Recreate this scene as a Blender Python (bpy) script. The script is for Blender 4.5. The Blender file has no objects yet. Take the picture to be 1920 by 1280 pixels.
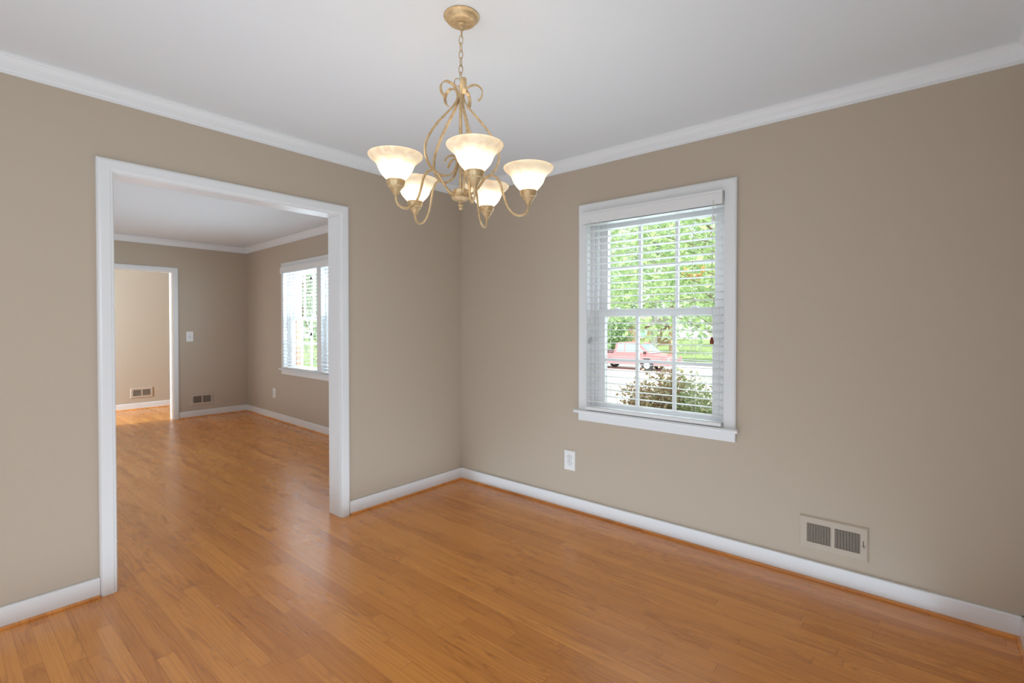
import bpy, bmesh, math, random
from mathutils import Vector, Matrix
R = math.radians
scene = bpy.context.scene
col = scene.collection

# ------------------------------------------------------------------ camera
cam_data = bpy.data.cameras.new('camera')
cam = bpy.data.objects.new('camera', cam_data)
col.objects.link(cam)
cam_data.sensor_fit = 'HORIZONTAL'
cam_data.sensor_width = 36.0
cam_data.lens = 927.98 * 36 / 1920
cam_data.shift_y = -0.01
cam_data.clip_start = 0.02
cam_data.clip_end = 500
fw = Vector((-0.6455, 0.7636, -0.0130)).normalized()
rt = fw.cross(Vector((0, 0, 1))).normalized()
up = rt.cross(fw)
M = Matrix((rt, up, -fw)).transposed().to_4x4()
M.translation = Vector((3.0158, -2.9071, 1.2927))
cam.matrix_world = M
scene.camera = cam

# ------------------------------------------------------------------ view transform
scene.view_settings.view_transform = 'Standard'
scene.view_settings.look = 'None'
scene.view_settings.exposure = 0.11
scene.view_settings.gamma = 1.0
scene.view_settings.use_curve_mapping = False
scene.cycles.max_bounces = 12
scene.cycles.diffuse_bounces = 6
scene.cycles.glossy_bounces = 4
scene.cycles.transmission_bounces = 8
scene.cycles.transparent_max_bounces = 24
scene.cycles.use_denoising = True
scene.cycles.sample_clamp_indirect = 6.0
scene.cycles.caustics_reflective = False
scene.cycles.caustics_refractive = False

# ------------------------------------------------------------------ sky, sun, daylight, added fill lamps
XR = 3.322                     # right wall
world = bpy.data.worlds.new('sky')
scene.world = world
world.use_nodes = True
bg = world.node_tree.nodes['Background']
bg.inputs[0].default_value = (0.92, 0.96, 1.0, 1)
bg.inputs[1].default_value = 1.6


def light(name, kind, loc, direction, energy, color=(1, 1, 1), **kw):
    d = bpy.data.lights.new(name, kind)
    d.energy = energy
    d.color = color
    for k, v in kw.items():
        setattr(d, k, v)
    o = bpy.data.objects.new(name, d)
    o.location = loc
    o.rotation_euler = Vector(direction).to_track_quat('-Z', 'Y').to_euler()
    col.objects.link(o)
    return o


light('sun', 'SUN', (0, -10, 20), (-0.15, 0.62, -0.9), 4.8, (1.0, 0.96, 0.88), angle=R(1.0))
DAY = (0.61, 0.82, 1.0)
# area lamps added out of view, standing in for daylight
light('fill_rear', 'AREA', (1.75, -4.36, 1.5), (0.10, 1, -0.05), 14, DAY, shape='RECTANGLE', size=1.1, size_y=1.2)
light('fill_side', 'AREA', (XR + 0.06, -3.45, 1.40), (-1, 0.95, -0.10), 19, DAY, shape='RECTANGLE', size=0.9, size_y=1.2)
light('fill_back', 'AREA', (-2.4, -4.36, 1.35), (0.0, 1, 0.0), 20, DAY, shape='RECTANGLE', size=1.1, size_y=1.2)
light('daylight_hall', 'AREA', (-5.22, -4.22, 1.6), (-0.16, 1, 0.03), 250, DAY, shape='RECTANGLE', size=0.26, size_y=1.4)
# upward lamps added at floor level to fill the ceilings and walls
light('floor_fill', 'AREA', (1.60, -1.66, 0.004), (0, 0, 1), 35, (0.635, 0.835, 1.0), shape='RECTANGLE', size=2.9, size_y=3.2)
light('floor_fill_next', 'AREA', (-2.5, -2.0, 0.004), (0, 0, 1), 24, (0.635, 0.835, 1.0), shape='RECTANGLE', size=4.0, size_y=3.3)
# daylight at the two windows the photograph shows
light('daylight_window', 'AREA', (1.69, 0.30, 1.55), (0, -1, -0.15), 10, DAY, shape='RECTANGLE', size=0.9, size_y=1.3)
light('daylight_street', 'AREA', (-2.5, 0.45, 1.5), (-0.04, -1, -0.30), 115, DAY, shape='RECTANGLE', size=1.9, size_y=1.3)


# ------------------------------------------------------------------ materials
def mat(name):
    m = bpy.data.materials.new(name)
    m.use_nodes = True
    nt = m.node_tree
    return m, nt, nt.nodes, nt.links, nt.nodes['Principled BSDF']


def srgb(r, g, b):
    f = lambda c: (c / 255 / 12.92) if c / 255 <= 0.04045 else ((c / 255 + 0.055) / 1.055) ** 2.4
    return (f(r), f(g), f(b), 1)


def paint(name, color, rough=0.5, bump=0.0, scale=90, var=0.02, metallic=0.0, spec=0.5):
    """plain painted or metal surface with a faint mottled variation"""
    m, nt, N, L, P = mat(name)
    tc = N.new('ShaderNodeTexCoord')
    nz = N.new('ShaderNodeTexNoise')
    nz.inputs['Scale'].default_value = scale
    nz.inputs['Detail'].default_value = 3
    L.new(tc.outputs['Object'], nz.inputs['Vector'])
    mx = N.new('ShaderNodeMix'); mx.data_type = 'RGBA'
    c = color
    mx.inputs[6].default_value = (c[0] * (1 - var), c[1] * (1 - var), c[2] * (1 - var), 1)
    mx.inputs[7].default_value = (min(1, c[0] * (1 + var)), min(1, c[1] * (1 + var)), min(1, c[2] * (1 + var)), 1)
    L.new(nz.outputs['Fac'], mx.inputs[0])
    L.new(mx.outputs[2], P.inputs['Base Color'])
    P.inputs['Roughness'].default_value = rough
    P.inputs['Metallic'].default_value = metallic
    P.inputs['Specular IOR Level'].default_value = spec
    if bump:
        b = N.new('ShaderNodeBump')
        b.inputs['Strength'].default_value = bump
        b.inputs['Distance'].default_value = 0.002
        L.new(nz.outputs['Fac'], b.inputs['Height'])
        L.new(b.outputs[0], P.inputs['Normal'])
    return m


MW = paint('wall_paint', (0.490, 0.402, 0.312), 0.6, 0.06, 220, 0.012, spec=0.3)
MCEIL = paint('ceiling_paint', (0.715, 0.725, 0.73), 0.8, 0.08, 120, 0.01, spec=0.2)
MTRIM = paint('white_gloss_trim', (0.755, 0.745, 0.735), 0.32, 0.0, 60, 0.008)
MVINYL = paint('white_sash_paint', (0.80, 0.775, 0.78), 0.4, 0.0, 60, 0.01)
MSLAT = paint('white_blind_slat', (0.75, 0.73, 0.705), 0.45, 0.0, 60, 0.01)
MCORD = paint('white_cord', (0.72, 0.71, 0.68), 0.7)
MPLATE = paint('white_plastic', (0.78, 0.755, 0.735), 0.3)
MSLOT = paint('dark_slot', (0.06, 0.055, 0.05), 0.6)
MVENT = paint('vent_paint', (0.490, 0.402, 0.314), 0.45, 0, 60, 0.01)
MDARK = paint('dark_duct', (0.045, 0.033, 0.024), 0.8)
MGRAYP = paint('grey_plastic', (0.42, 0.42, 0.43), 0.4)
MTASS = paint('brown_wood_tassel', (0.20, 0.035, 0.008), 0.35)
MTASSD = paint('backlit_tassel', (0.035, 0.022, 0.010), 0.4)  # near black colour stands in for the backlit silhouette
MSTEEL = paint('worn_steel', (0.55, 0.55, 0.52), 0.35, metallic=1.0)


def gold():
    m, nt, N, L, P = mat('brushed_champagne_gold')
    tc = N.new('ShaderNodeTexCoord')
    nz = N.new('ShaderNodeTexNoise'); nz.inputs['Scale'].default_value = 55; nz.inputs['Detail'].default_value = 5
    L.new(tc.outputs['Object'], nz.inputs['Vector'])
    rp = N.new('ShaderNodeValToRGB')
    rp.color_ramp.elements[0].position = 0.3; rp.color_ramp.elements[0].color = (0.48, 0.325, 0.165, 1)
    rp.color_ramp.elements[1].position = 0.75; rp.color_ramp.elements[1].color = (0.70, 0.515, 0.29, 1)
    L.new(nz.outputs['Fac'], rp.inputs[0])
    L.new(rp.outputs[0], P.inputs['Base Color'])
    P.inputs['Metallic'].default_value = 0.45
    P.inputs['Roughness'].default_value = 0.42
    return m


MGOLD = gold()


def shade_glass():
    m, nt, N, L, P = mat('alabaster_shade_glass')
    tc = N.new('ShaderNodeTexCoord')
    nz = N.new('ShaderNodeTexNoise')
    nz.inputs['Scale'].default_value = 16
    nz.inputs['Detail'].default_value = 3
    nz.inputs['Distortion'].default_value = 1.6
    L.new(tc.outputs['Object'], nz.inputs['Vector'])
    rp = N.new('ShaderNodeValToRGB')
    rp.color_ramp.elements[0].position = 0.38; rp.color_ramp.elements[0].color = (0.84, 0.65, 0.43, 1)
    rp.color_ramp.elements[1].position = 0.60; rp.color_ramp.elements[1].color = (0.93, 0.79, 0.57, 1)
    L.new(nz.outputs['Fac'], rp.inputs[0])
    tr = N.new('ShaderNodeBsdfTranslucent')
    df = N.new('ShaderNodeBsdfDiffuse')
    gl = N.new('ShaderNodeBsdfGlossy'); gl.inputs['Roughness'].default_value = 0.25
    gl.inputs['Color'].default_value = (1, 0.97, 0.92, 1)
    L.new(rp.outputs[0], tr.inputs['Color']); L.new(rp.outputs[0], df.inputs['Color'])
    m1 = N.new('ShaderNodeMixShader'); m1.inputs[0].default_value = 0.68
    L.new(tr.outputs[0], m1.inputs[1]); L.new(df.outputs[0], m1.inputs[2])
    rf = N.new('ShaderNodeBsdfRefraction'); rf.inputs['Roughness'].default_value = 0.55; rf.inputs['IOR'].default_value = 1.04
    L.new(rp.outputs[0], rf.inputs['Color'])
    m0 = N.new('ShaderNodeMixShader'); m0.inputs[0].default_value = 0.14
    L.new(m1.outputs[0], m0.inputs[1]); L.new(rf.outputs[0], m0.inputs[2])
    m2 = N.new('ShaderNodeMixShader'); m2.inputs[0].default_value = 0.05
    L.new(m0.outputs[0], m2.inputs[1]); L.new(gl.outputs[0], m2.inputs[2])
    L.new(m2.outputs[0], N['Material Output'].inputs['Surface'])
    return m


MSHADE = shade_glass()


def clear_skin():
    m, nt, N, L, P = mat('shade_inner_glaze')
    t = N.new('ShaderNodeBsdfTransparent'); t.inputs[0].default_value = (0.98, 0.96, 0.92, 1)
    g = N.new('ShaderNodeBsdfGlossy'); g.inputs['Roughness'].default_value = 0.2
    mx = N.new('ShaderNodeMixShader'); mx.inputs[0].default_value = 0.05
    L.new(t.outputs[0], mx.inputs[1]); L.new(g.outputs[0], mx.inputs[2])
    L.new(mx.outputs[0], N['Material Output'].inputs['Surface'])
    return m


MSKIN = clear_skin()


def emit(name, color, s):
    m, nt, N, L, P = mat(name)
    P.inputs['Base Color'].default_value = (0.9, 0.9, 0.85, 1)
    P.inputs['Emission Color'].default_value = (*color, 1)
    P.inputs['Emission Strength'].default_value = s
    return m


MBULB = emit('lit_frosted_bulb', (0.90, 0.93, 0.96), 29)


def window_glass():
    m, nt, N, L, P = mat('clear_window_glass')
    t = N.new('ShaderNodeBsdfTransparent'); t.inputs[0].default_value = (0.97, 0.985, 0.98, 1)
    g = N.new('ShaderNodeBsdfGlossy'); g.inputs['Roughness'].default_value = 0.03
    f = N.new('ShaderNodeFresnel'); f.inputs[0].default_value = 1.45
    mx = N.new('ShaderNodeMixShader')
    L.new(f.outputs[0], mx.inputs[0]); L.new(t.outputs[0], mx.inputs[1]); L.new(g.outputs[0], mx.inputs[2])
    L.new(mx.outputs[0], N['Material Output'].inputs['Surface'])
    return m


MGLASS = window_glass()


def oak(name, mould=False):
    m, nt, N, L, P = mat(name)

    def math_(op, a, b=None, c=None):
        n = N.new('ShaderNodeMath'); n.operation = op
        for i, v in enumerate((a, b, c)):
            if v is None: continue
            if isinstance(v, (int, float)): n.inputs[i].default_value = v
            else: L.new(v, n.inputs[i])
        return n.outputs[0]
    tc = N.new('ShaderNodeTexCoord')
    sp = N.new('ShaderNodeSeparateXYZ'); L.new(tc.outputs['Object'], sp.inputs[0])
    X, Y, Z = sp.outputs
    W = 0.0572
    yr = math_('DIVIDE', Y, W)
    row = math_('FLOOR', yr)
    wn = N.new('ShaderNodeTexWhiteNoise'); wn.noise_dimensions = '1D'; L.new(row, wn.inputs['W'])
    wn2 = N.new('ShaderNodeTexWhiteNoise'); wn2.noise_dimensions = '1D'
    L.new(math_('ADD', row, 91.3), wn2.inputs['W'])
    length = math_('ADD', 0.65, math_('MULTIPLY', wn2.outputs['Value'], 1.1))
    xs = math_('ADD', math_('DIVIDE', X, length), math_('MULTIPLY', wn.outputs['Value'], 17.0))
    pl = math_('FLOOR', xs)
    cv = N.new('ShaderNodeCombineXYZ'); L.new(row, cv.inputs[0]); L.new(pl, cv.inputs[1])
    wid = N.new('ShaderNodeTexWhiteNoise'); wid.noise_dimensions = '3D'; L.new(cv.outputs[0], wid.inputs['Vector'])
    ident = wid.outputs['Value']
    # grain coordinates, shifted per board
    gx = math_('ADD', X, math_('MULTIPLY', ident, 37.0))
    gz = math_('MULTIPLY', ident, 53.0)

    def vec(sx, sy):
        c = N.new('ShaderNodeCombineXYZ')
        L.new(math_('MULTIPLY', gx, sx), c.inputs[0]); L.new(math_('MULTIPLY', Y, sy), c.inputs[1]); L.new(gz, c.inputs[2])
        return c.outputs[0]
    fine = N.new('ShaderNodeTexNoise'); fine.inputs['Scale'].default_value = 1; fine.inputs['Detail'].default_value = 5
    fine.inputs['Roughness'].default_value = 0.65
    L.new(vec(2.2, 150.0), fine.inputs['Vector'])
    blot = N.new('ShaderNodeTexNoise'); blot.inputs['Scale'].default_value = 1; blot.inputs['Detail'].default_value = 3
    L.new(vec(2.2, 7.0), blot.inputs['Vector'])
    blot_f = blot.outputs['Fac']
    # cathedral figure: bands of a smooth stretched field
    fld = N.new('ShaderNodeTexNoise'); fld.inputs['Scale'].default_value = 1; fld.inputs['Detail'].default_value = 1.5
    fld.inputs['Distortion'].default_value = 0.4
    L.new(vec(1.1, 11.0), fld.inputs['Vector'])
    bands = math_('PINGPONG', math_('MULTIPLY', fld.outputs['Fac'], 13.0), 0.5)
    bands = math_('POWER', math_('MULTIPLY', bands, 2.0), 2.6)
    msk = N.new('ShaderNodeMapRange'); msk.inputs[1].default_value = 0.42; msk.inputs[2].default_value = 0.62
    L.new(blot_f, msk.inputs[0])
    bands = math_('MULTIPLY', bands, msk.outputs[0])
    # board tone
    rp = N.new('ShaderNodeValToRGB')
    e = rp.color_ramp.elements
    e[0].position = 0.0; e[0].color = (0.590, 0.208, 0.031, 1)
    e[1].position = 1.0; e[1].color = (0.820, 0.342, 0.070, 1)
    for pos, c in ((0.2, (0.645, 0.235, 0.037, 1)), (0.55, (0.705, 0.266, 0.044, 1)), (0.85, (0.755, 0.296, 0.052, 1))):
        k = e.new(pos); k.color = c
    tone = math_('ADD', math_('MULTIPLY', ident, 0.8), math_('MULTIPLY', blot.outputs['Fac'], 0.2))
    L.new(tone, rp.inputs[0])

    def mult(colr, fac, dark):
        mx = N.new('ShaderNodeMix'); mx.data_type = 'RGBA'; mx.blend_type = 'MULTIPLY'
        L.new(fac, mx.inputs[0]); L.new(colr, mx.inputs[6]); mx.inputs[7].default_value = dark
        return mx.outputs[2]
    c = mult(rp.outputs[0], math_('MULTIPLY', bands, 0.75), (0.60, 0.48, 0.36, 1))
    fn = N.new('ShaderNodeMapRange'); fn.inputs[1].default_value = 0.44; fn.inputs[2].default_value = 0.78
    L.new(fine.outputs['Fac'], fn.inputs[0])
    c = mult(c, math_('MULTIPLY', fn.outputs[0], 0.8), (0.66, 0.56, 0.48, 1))
    if not mould:
        # seams between boards
        fy = math_('FRACT', yr)
        dy = math_('MINIMUM', fy, math_('SUBTRACT', 1.0, fy))
        sy = math_('LESS_THAN', dy, 0.014)
        fx = math_('FRACT', xs)
        dx = math_('MULTIPLY', math_('MINIMUM', fx, math_('SUBTRACT', 1.0, fx)), length)
        sx = math_('LESS_THAN', dx, 0.0009)
        seam = math_('MAXIMUM', math_('MULTIPLY', sy, 0.55), math_('MULTIPLY', sx, 0.8))
        c = mult(c, seam, (0.42, 0.30, 0.22, 1))
    L.new(c, P.inputs['Base Color'])
    rr = N.new('ShaderNodeMapRange'); rr.inputs[3].default_value = 0.23; rr.inputs[4].default_value = 0.31
    L.new(blot.outputs['Fac'], rr.inputs[0])
    L.new(rr.outputs[0], P.inputs['Roughness'])
    P.inputs['Specular IOR Level'].default_value = 0.95
    b = N.new('ShaderNodeBump'); b.inputs['Strength'].default_value = 0.05; b.inputs['Distance'].default_value = 0.001
    L.new(fine.outputs['Fac'], b.inputs['Height'])
    L.new(b.outputs[0], P.inputs['Normal'])
    return m


MOAK = oak('oak_strip_floor')
MSHOE = oak('oak_shoe_molding', True)


def brick(name, c1, c2, mortar):
    m, nt, N, L, P = mat(name)
    tc = N.new('ShaderNodeTexCoord')
    mp = N.new('ShaderNodeSeparateXYZ'); L.new(tc.outputs['Object'], mp.inputs[0])
    ad = N.new('ShaderNodeMath'); ad.operation = 'ADD'
    L.new(mp.outputs[0], ad.inputs[0]); L.new(mp.outputs[1], ad.inputs[1])
    cb = N.new('ShaderNodeCombineXYZ'); L.new(ad.outputs[0], cb.inputs[0]); L.new(mp.outputs[2], cb.inputs[1])
    bt = N.new('ShaderNodeTexBrick')
    bt.inputs['Color1'].default_value = c1; bt.inputs['Color2'].default_value = c2; bt.inputs['Mortar'].default_value = mortar
    bt.inputs['Scale'].default_value = 1.0
    bt.inputs['Brick Width'].default_value = 0.2; bt.inputs['Row Height'].default_value = 0.068
    bt.inputs['Mortar Size'].default_value = 0.006
    L.new(cb.outputs[0], bt.inputs['Vector'])
    L.new(bt.outputs['Color'], P.inputs['Base Color'])
    P.inputs['Roughness'].default_value = 0.9
    return m


MBRICK = brick('red_brown_brick', (0.42, 0.20, 0.12, 1), (0.34, 0.20, 0.11, 1), (0.5, 0.45, 0.38, 1))


def leaf_mat(name, cols, trans=0.35):
    """leaf colour picked leaf by leaf from a list"""
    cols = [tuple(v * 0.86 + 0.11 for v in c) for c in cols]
    m, nt, N, L, P = mat(name)
    g = N.new('ShaderNodeNewGeometry')
    rp = N.new('ShaderNodeValToRGB')
    rp.color_ramp.interpolation = 'LINEAR'
    e = rp.color_ramp.elements
    n = len(cols)
    e[0].position = 0; e[0].color = (*cols[0], 1)
    e[1].position = 1; e[1].color = (*cols[-1], 1)
    for i in range(1, n - 1):
        k = e.new(i / (n - 1)); k.color = (*cols[i], 1)
    L.new(g.outputs['Random Per Island'], rp.inputs[0])
    L.new(rp.outputs[0], P.inputs['Base Color'])
    P.inputs['Roughness'].default_value = 0.8
    P.inputs['Specular IOR Level'].default_value = 0.15
    t = N.new('ShaderNodeBsdfTranslucent'); L.new(rp.outputs[0], t.inputs[0])
    mx = N.new('ShaderNodeMixShader'); mx.inputs[0].default_value = trans
    L.new(P.outputs[0], mx.inputs[1]); L.new(t.outputs[0], mx.inputs[2])
    L.new(mx.outputs[0], N['Material Output'].inputs['Surface'])
    return m


ML_NEAR = leaf_mat('fresh_green_leaf', [(0.28, 0.46, 0.15), (0.42, 0.60, 0.23), (0.50, 0.66, 0.30), (0.36, 0.56, 0.26)])
ML_MID = leaf_mat('mid_green_leaf', [(0.26, 0.44, 0.20), (0.36, 0.54, 0.28), (0.46, 0.62, 0.34), (0.50, 0.64, 0.44)])
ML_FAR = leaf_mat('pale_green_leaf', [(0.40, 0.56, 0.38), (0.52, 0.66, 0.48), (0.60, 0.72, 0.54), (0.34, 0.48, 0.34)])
ML_DARK = leaf_mat('dark_green_leaf', [(0.08, 0.16, 0.06), (0.16, 0.28, 0.10), (0.26, 0.38, 0.15), (0.12, 0.22, 0.10)])
ML_BUSH = leaf_mat('mixed_shrub_leaf', [(0.26, 0.38, 0.13), (0.38, 0.52, 0.22), (0.52, 0.64, 0.36), (0.50, 0.50, 0.24), (0.64, 0.70, 0.54)], 0.25)
ML_RED = leaf_mat('reddish_shrub_leaf', [(0.42, 0.22, 0.12), (0.54, 0.38, 0.22), (0.52, 0.48, 0.24), (0.66, 0.56, 0.36), (0.38, 0.36, 0.16)], 0.25)
ML_YEL = leaf_mat('yellow_leaf', [(0.75, 0.52, 0.12), (0.82, 0.62, 0.22), (0.80, 0.55, 0.30)])
MBARK = paint('grey_bark', (0.36, 0.36, 0.35), 0.9, 0.5, 14, 0.3)
MBARKB = paint('brown_bark', (0.26, 0.19, 0.12), 0.9, 0.5, 14, 0.3)
MTWIG = paint('brown_twig', (0.18, 0.13, 0.08), 0.8)
MGRASS = paint('lawn', (0.26, 0.36, 0.14), 0.9, 0.3, 9, 0.25)
MCONC = paint('pale_concrete', (0.72, 0.71, 0.68), 0.85, 0.1, 8, 0.06)
MCARRED = paint('sunlit_red_car_paint', (0.72, 0.24, 0.26), 0.18, 0, 4, 0.04)  # red lightened to carry sun glare and sky reflection in the colour
MCARGL = paint('car_window_glass', (0.34, 0.52, 0.54), 0.08, 0, 4, 0.04)
MTYRE = paint('tyre_rubber', (0.05, 0.05, 0.055), 0.8)
MHUB = paint('wheel_hub_chrome', (0.72, 0.72, 0.74), 0.3, metallic=0.6)
MROOF = paint('grey_shingle', (0.30, 0.28, 0.26), 0.9, 0.4, 12, 0.2)
MWHITE = paint('white_exterior_paint', (0.82, 0.83, 0.84), 0.5)
MAMBER = paint('amber_lens', (0.8, 0.35, 0.05), 0.3)


# ------------------------------------------------------------------ mesh helpers
def tag(o, label=None, cat=None, group=None, kind=None):
    if label: o['label'] = label
    if cat: o['category'] = cat
    if group: o['group'] = group
    if kind: o['kind'] = kind
    return o


def empty(name, loc=(0, 0, 0), rz=0, **kw):
    o = bpy.data.objects.new(name, None)
    o.empty_display_size = 0.05
    o.location = loc
    o.rotation_euler = (0, 0, rz)
    col.objects.link(o)
    return tag(o, **kw)


def finish(bm, name, m, parent=None, smooth=False, bevel=0.0, seg=2, solid=True, **kw):
    if solid:
        bmesh.ops.recalc_face_normals(bm, faces=bm.faces[:])
    me = bpy.data.meshes.new(name)
    bm.to_mesh(me); bm.free()
    for x in (m if isinstance(m, (list, tuple)) else [m]):
        me.materials.append(x)
    if smooth:
        for p in me.polygons: p.use_smooth = True
        me.set_sharp_from_angle(angle=R(38))
    o = bpy.data.objects.new(name, me)
    col.objects.link(o)
    if parent is not None: o.parent = parent
    if bevel:
        b = o.modifiers.new('bevel', 'BEVEL')
        b.width = bevel; b.segments = seg; b.limit_method = 'ANGLE'; b.angle_limit = R(40)
    return tag(o, **kw)


def box(bm, x0, y0, z0, x1, y1, z1, mi=0):
    v = [bm.verts.new(p) for p in ((x0, y0, z0), (x1, y0, z0), (x1, y1, z0), (x0, y1, z0),
                                   (x0, y0, z1), (x1, y0, z1), (x1, y1, z1), (x0, y1, z1))]
    for f in ((0, 3, 2, 1), (4, 5, 6, 7), (0, 1, 5, 4), (1, 2, 6, 5), (2, 3, 7, 6), (3, 0, 4, 7)):
        bm.faces.new([v[i] for i in f]).material_index = mi


def B(*boxes):
    bm = bmesh.new()
    for b in boxes: box(bm, *b)
    return bm


def holed_slab(bm, axis, t0, t1, u0, u1, z0, z1, holes, mi=0):
    """wall slab perpendicular to 'axis' with rectangular holes (u0,u1,z0,z1), cut into boxes"""
    us = sorted({u0, u1, *[h[0] for h in holes], *[h[1] for h in holes]})
    for a, b in zip(us[:-1], us[1:]):
        if b - a < 1e-6: continue
        cuts = sorted([(h[2], h[3]) for h in holes if h[0] <= a + 1e-6 and h[1] >= b - 1e-6])
        z = z0
        spans = []
        for c0, c1 in cuts:
            if c0 > z + 1e-6: spans.append((z, c0))
            z = max(z, c1)
        if z < z1 - 1e-6: spans.append((z, z1))
        for s0, s1 in spans:
            if axis == 'x': box(bm, t0, a, s0, t1, b, s1, mi)
            else: box(bm, a, t0, s0, b, t1, s1, mi)


def sweep(bm, path, prof, n, closed=False, caps=True):
    """mitred sweep of a profile (a across, b along n) along a planar path"""
    path = [Vector(p) for p in path]
    n = Vector(n)
    k = len(path)
    rings = []
    for i in range(k):
        ds = []
        if closed or i > 0: ds.append((path[i] - path[i - 1]).normalized())
        if closed or i < k - 1: ds.append((path[(i + 1) % k] - path[i]).normalized())
        a = [n.cross(d) for d in ds]
        if len(a) == 2: mv = (a[0] + a[1]) / (1 + a[0].dot(a[1]))
        else: mv = a[0]
        rings.append([bm.verts.new(path[i] + mv * pa + n * pb) for pa, pb in prof])
    m = len(prof)
    for i in range(k if closed else k - 1):
        r0, r1 = rings[i], rings[(i + 1) % k]
        for j in range(m):
            bm.faces.new((r0[j], r0[(j + 1) % m], r1[(j + 1) % m], r1[j]))
    if caps and not closed:
        bm.faces.new(rings[0]); bm.faces.new(list(reversed(rings[-1])))


def lathe(bm, prof, c=(0, 0, 0), seg=32, closed=False):
    """revolve (r,z) about z"""
    c = Vector(c)
    rings = []
    for r, z in prof:
        if r < 1e-6:
            rings.append([bm.verts.new(c + Vector((0, 0, z)))])
        else:
            rings.append([bm.verts.new(c + Vector((r * math.cos(2 * math.pi * i / seg), r * math.sin(2 * math.pi * i / seg), z))) for i in range(seg)])
    pairs = list(zip(rings[:-1], rings[1:]))
    if closed: pairs.append((rings[-1], rings[0]))
    for a, b in pairs:
        for i in range(seg):
            j = (i + 1) % seg
            if len(a) == 1 and len(b) == 1: continue
            if len(a) == 1: bm.faces.new((a[0], b[i], b[j]))
            elif len(b) == 1: bm.faces.new((a[i], a[j], b[0]))
            else: bm.faces.new((a[i], a[j], b[j], b[i]))


def smooth_path(pts, sub=5):
    """Catmull-Rom through the points"""
    pts = [Vector(p) for p in pts]
    out = []
    for i in range(len(pts) - 1):
        p0 = pts[max(i - 1, 0)]; p1 = pts[i]; p2 = pts[i + 1]; p3 = pts[min(i + 2, len(pts) - 1)]
        for s in range(sub):
            t = s / sub
            out.append(0.5 * ((2 * p1) + (p2 - p0) * t + (2 * p0 - 5 * p1 + 4 * p2 - p3) * t * t + (-p0 + 3 * p1 - 3 * p2 + p3) * t ** 3))
    out.append(pts[-1])
    return out


def tube(bm, pts, rad, seg=10, closed=False, side=None, flat=None):
    """tube along a polyline; flat=(width list along 'side', thickness) makes a strap"""
    pts = [Vector(p) for p in pts]
    k = len(pts)
    rings = []
    prev = None
    for i in range(k):
        if closed: d = (pts[(i + 1) % k] - pts[i - 1]).normalized()
        else: d = (pts[min(i + 1, k - 1)] - pts[max(i - 1, 0)]).normalized()
        if side is not None:
            u = Vector(side).normalized()
            v = d.cross(u).normalized()
        else:
            if prev is None:
                u = d.orthogonal().normalized()
            else:
                u = (prev - d * prev.dot(d)).normalized()
            v = d.cross(u)
            prev = u
        if flat is not None:
            w, th = flat[0][i], flat[1][i]
            prof = [(-w / 2, -th / 2), (-w / 2 * .6, -th * .62), (w / 2 * .6, -th * .62), (w / 2, -th / 2), (w / 2, th / 2), (w / 2 * .6, th * .62), (-w / 2 * .6, th * .62), (-w / 2, th / 2)]
        else:
            r = rad[i] if isinstance(rad, list) else rad
            prof = [(r * math.cos(2 * math.pi * j / seg), r * math.sin(2 * math.pi * j / seg)) for j in range(seg)]
        rings.append([bm.verts.new(pts[i] + u * a + v * b) for a, b in prof])
    m = len(rings[0])
    for i in range(k if closed else k - 1):
        a, b = rings[i], rings[(i + 1) % k]
        for j in range(m):
            bm.faces.new((a[j], a[(j + 1) % m], b[(j + 1) % m], b[j]))
    if not closed:
        bm.faces.new(rings[0]); bm.faces.new(list(reversed(rings[-1])))


# ------------------------------------------------------------------ measured layout (metres)
CE = 2.44                      # ceiling height
YB = -4.30                     # wall behind the camera
XF = -4.853                    # far wall of the next room
XH = -6.27                     # wall of the hall beyond
TW = 0.13                      # inner partition thickness
SW = -math.atan2(0.2135 - 0.0229, 4.853)   # street wall of the next room runs slightly askew
OY0, OY1, OZ = -2.318, -1.128, 2.021       # cased opening
DY0, DY1, DZ = -1.62, -0.748, 2.003        # far doorway

# ------------------------------------------------------------------ floor, ceiling
finish(B((XH - 0.1, YB - 0.1, -0.12, XR + 0.1, 0.3, 0.0)), 'floor', MOAK, kind='structure',
       label='orange oak strip floor running through both rooms', cat='floor')
finish(B((XH - 0.2, YB - 0.2, CE, XR + 0.2, 0.45, CE + 0.15)), 'ceiling', MCEIL, kind='structure',
       label='flat white painted ceiling', cat='ceiling')


# ------------------------------------------------------------------ windows (built in wall coordinates: x along wall, room on -y)
HEAD, STOOL = 2.043, 0.716


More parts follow.
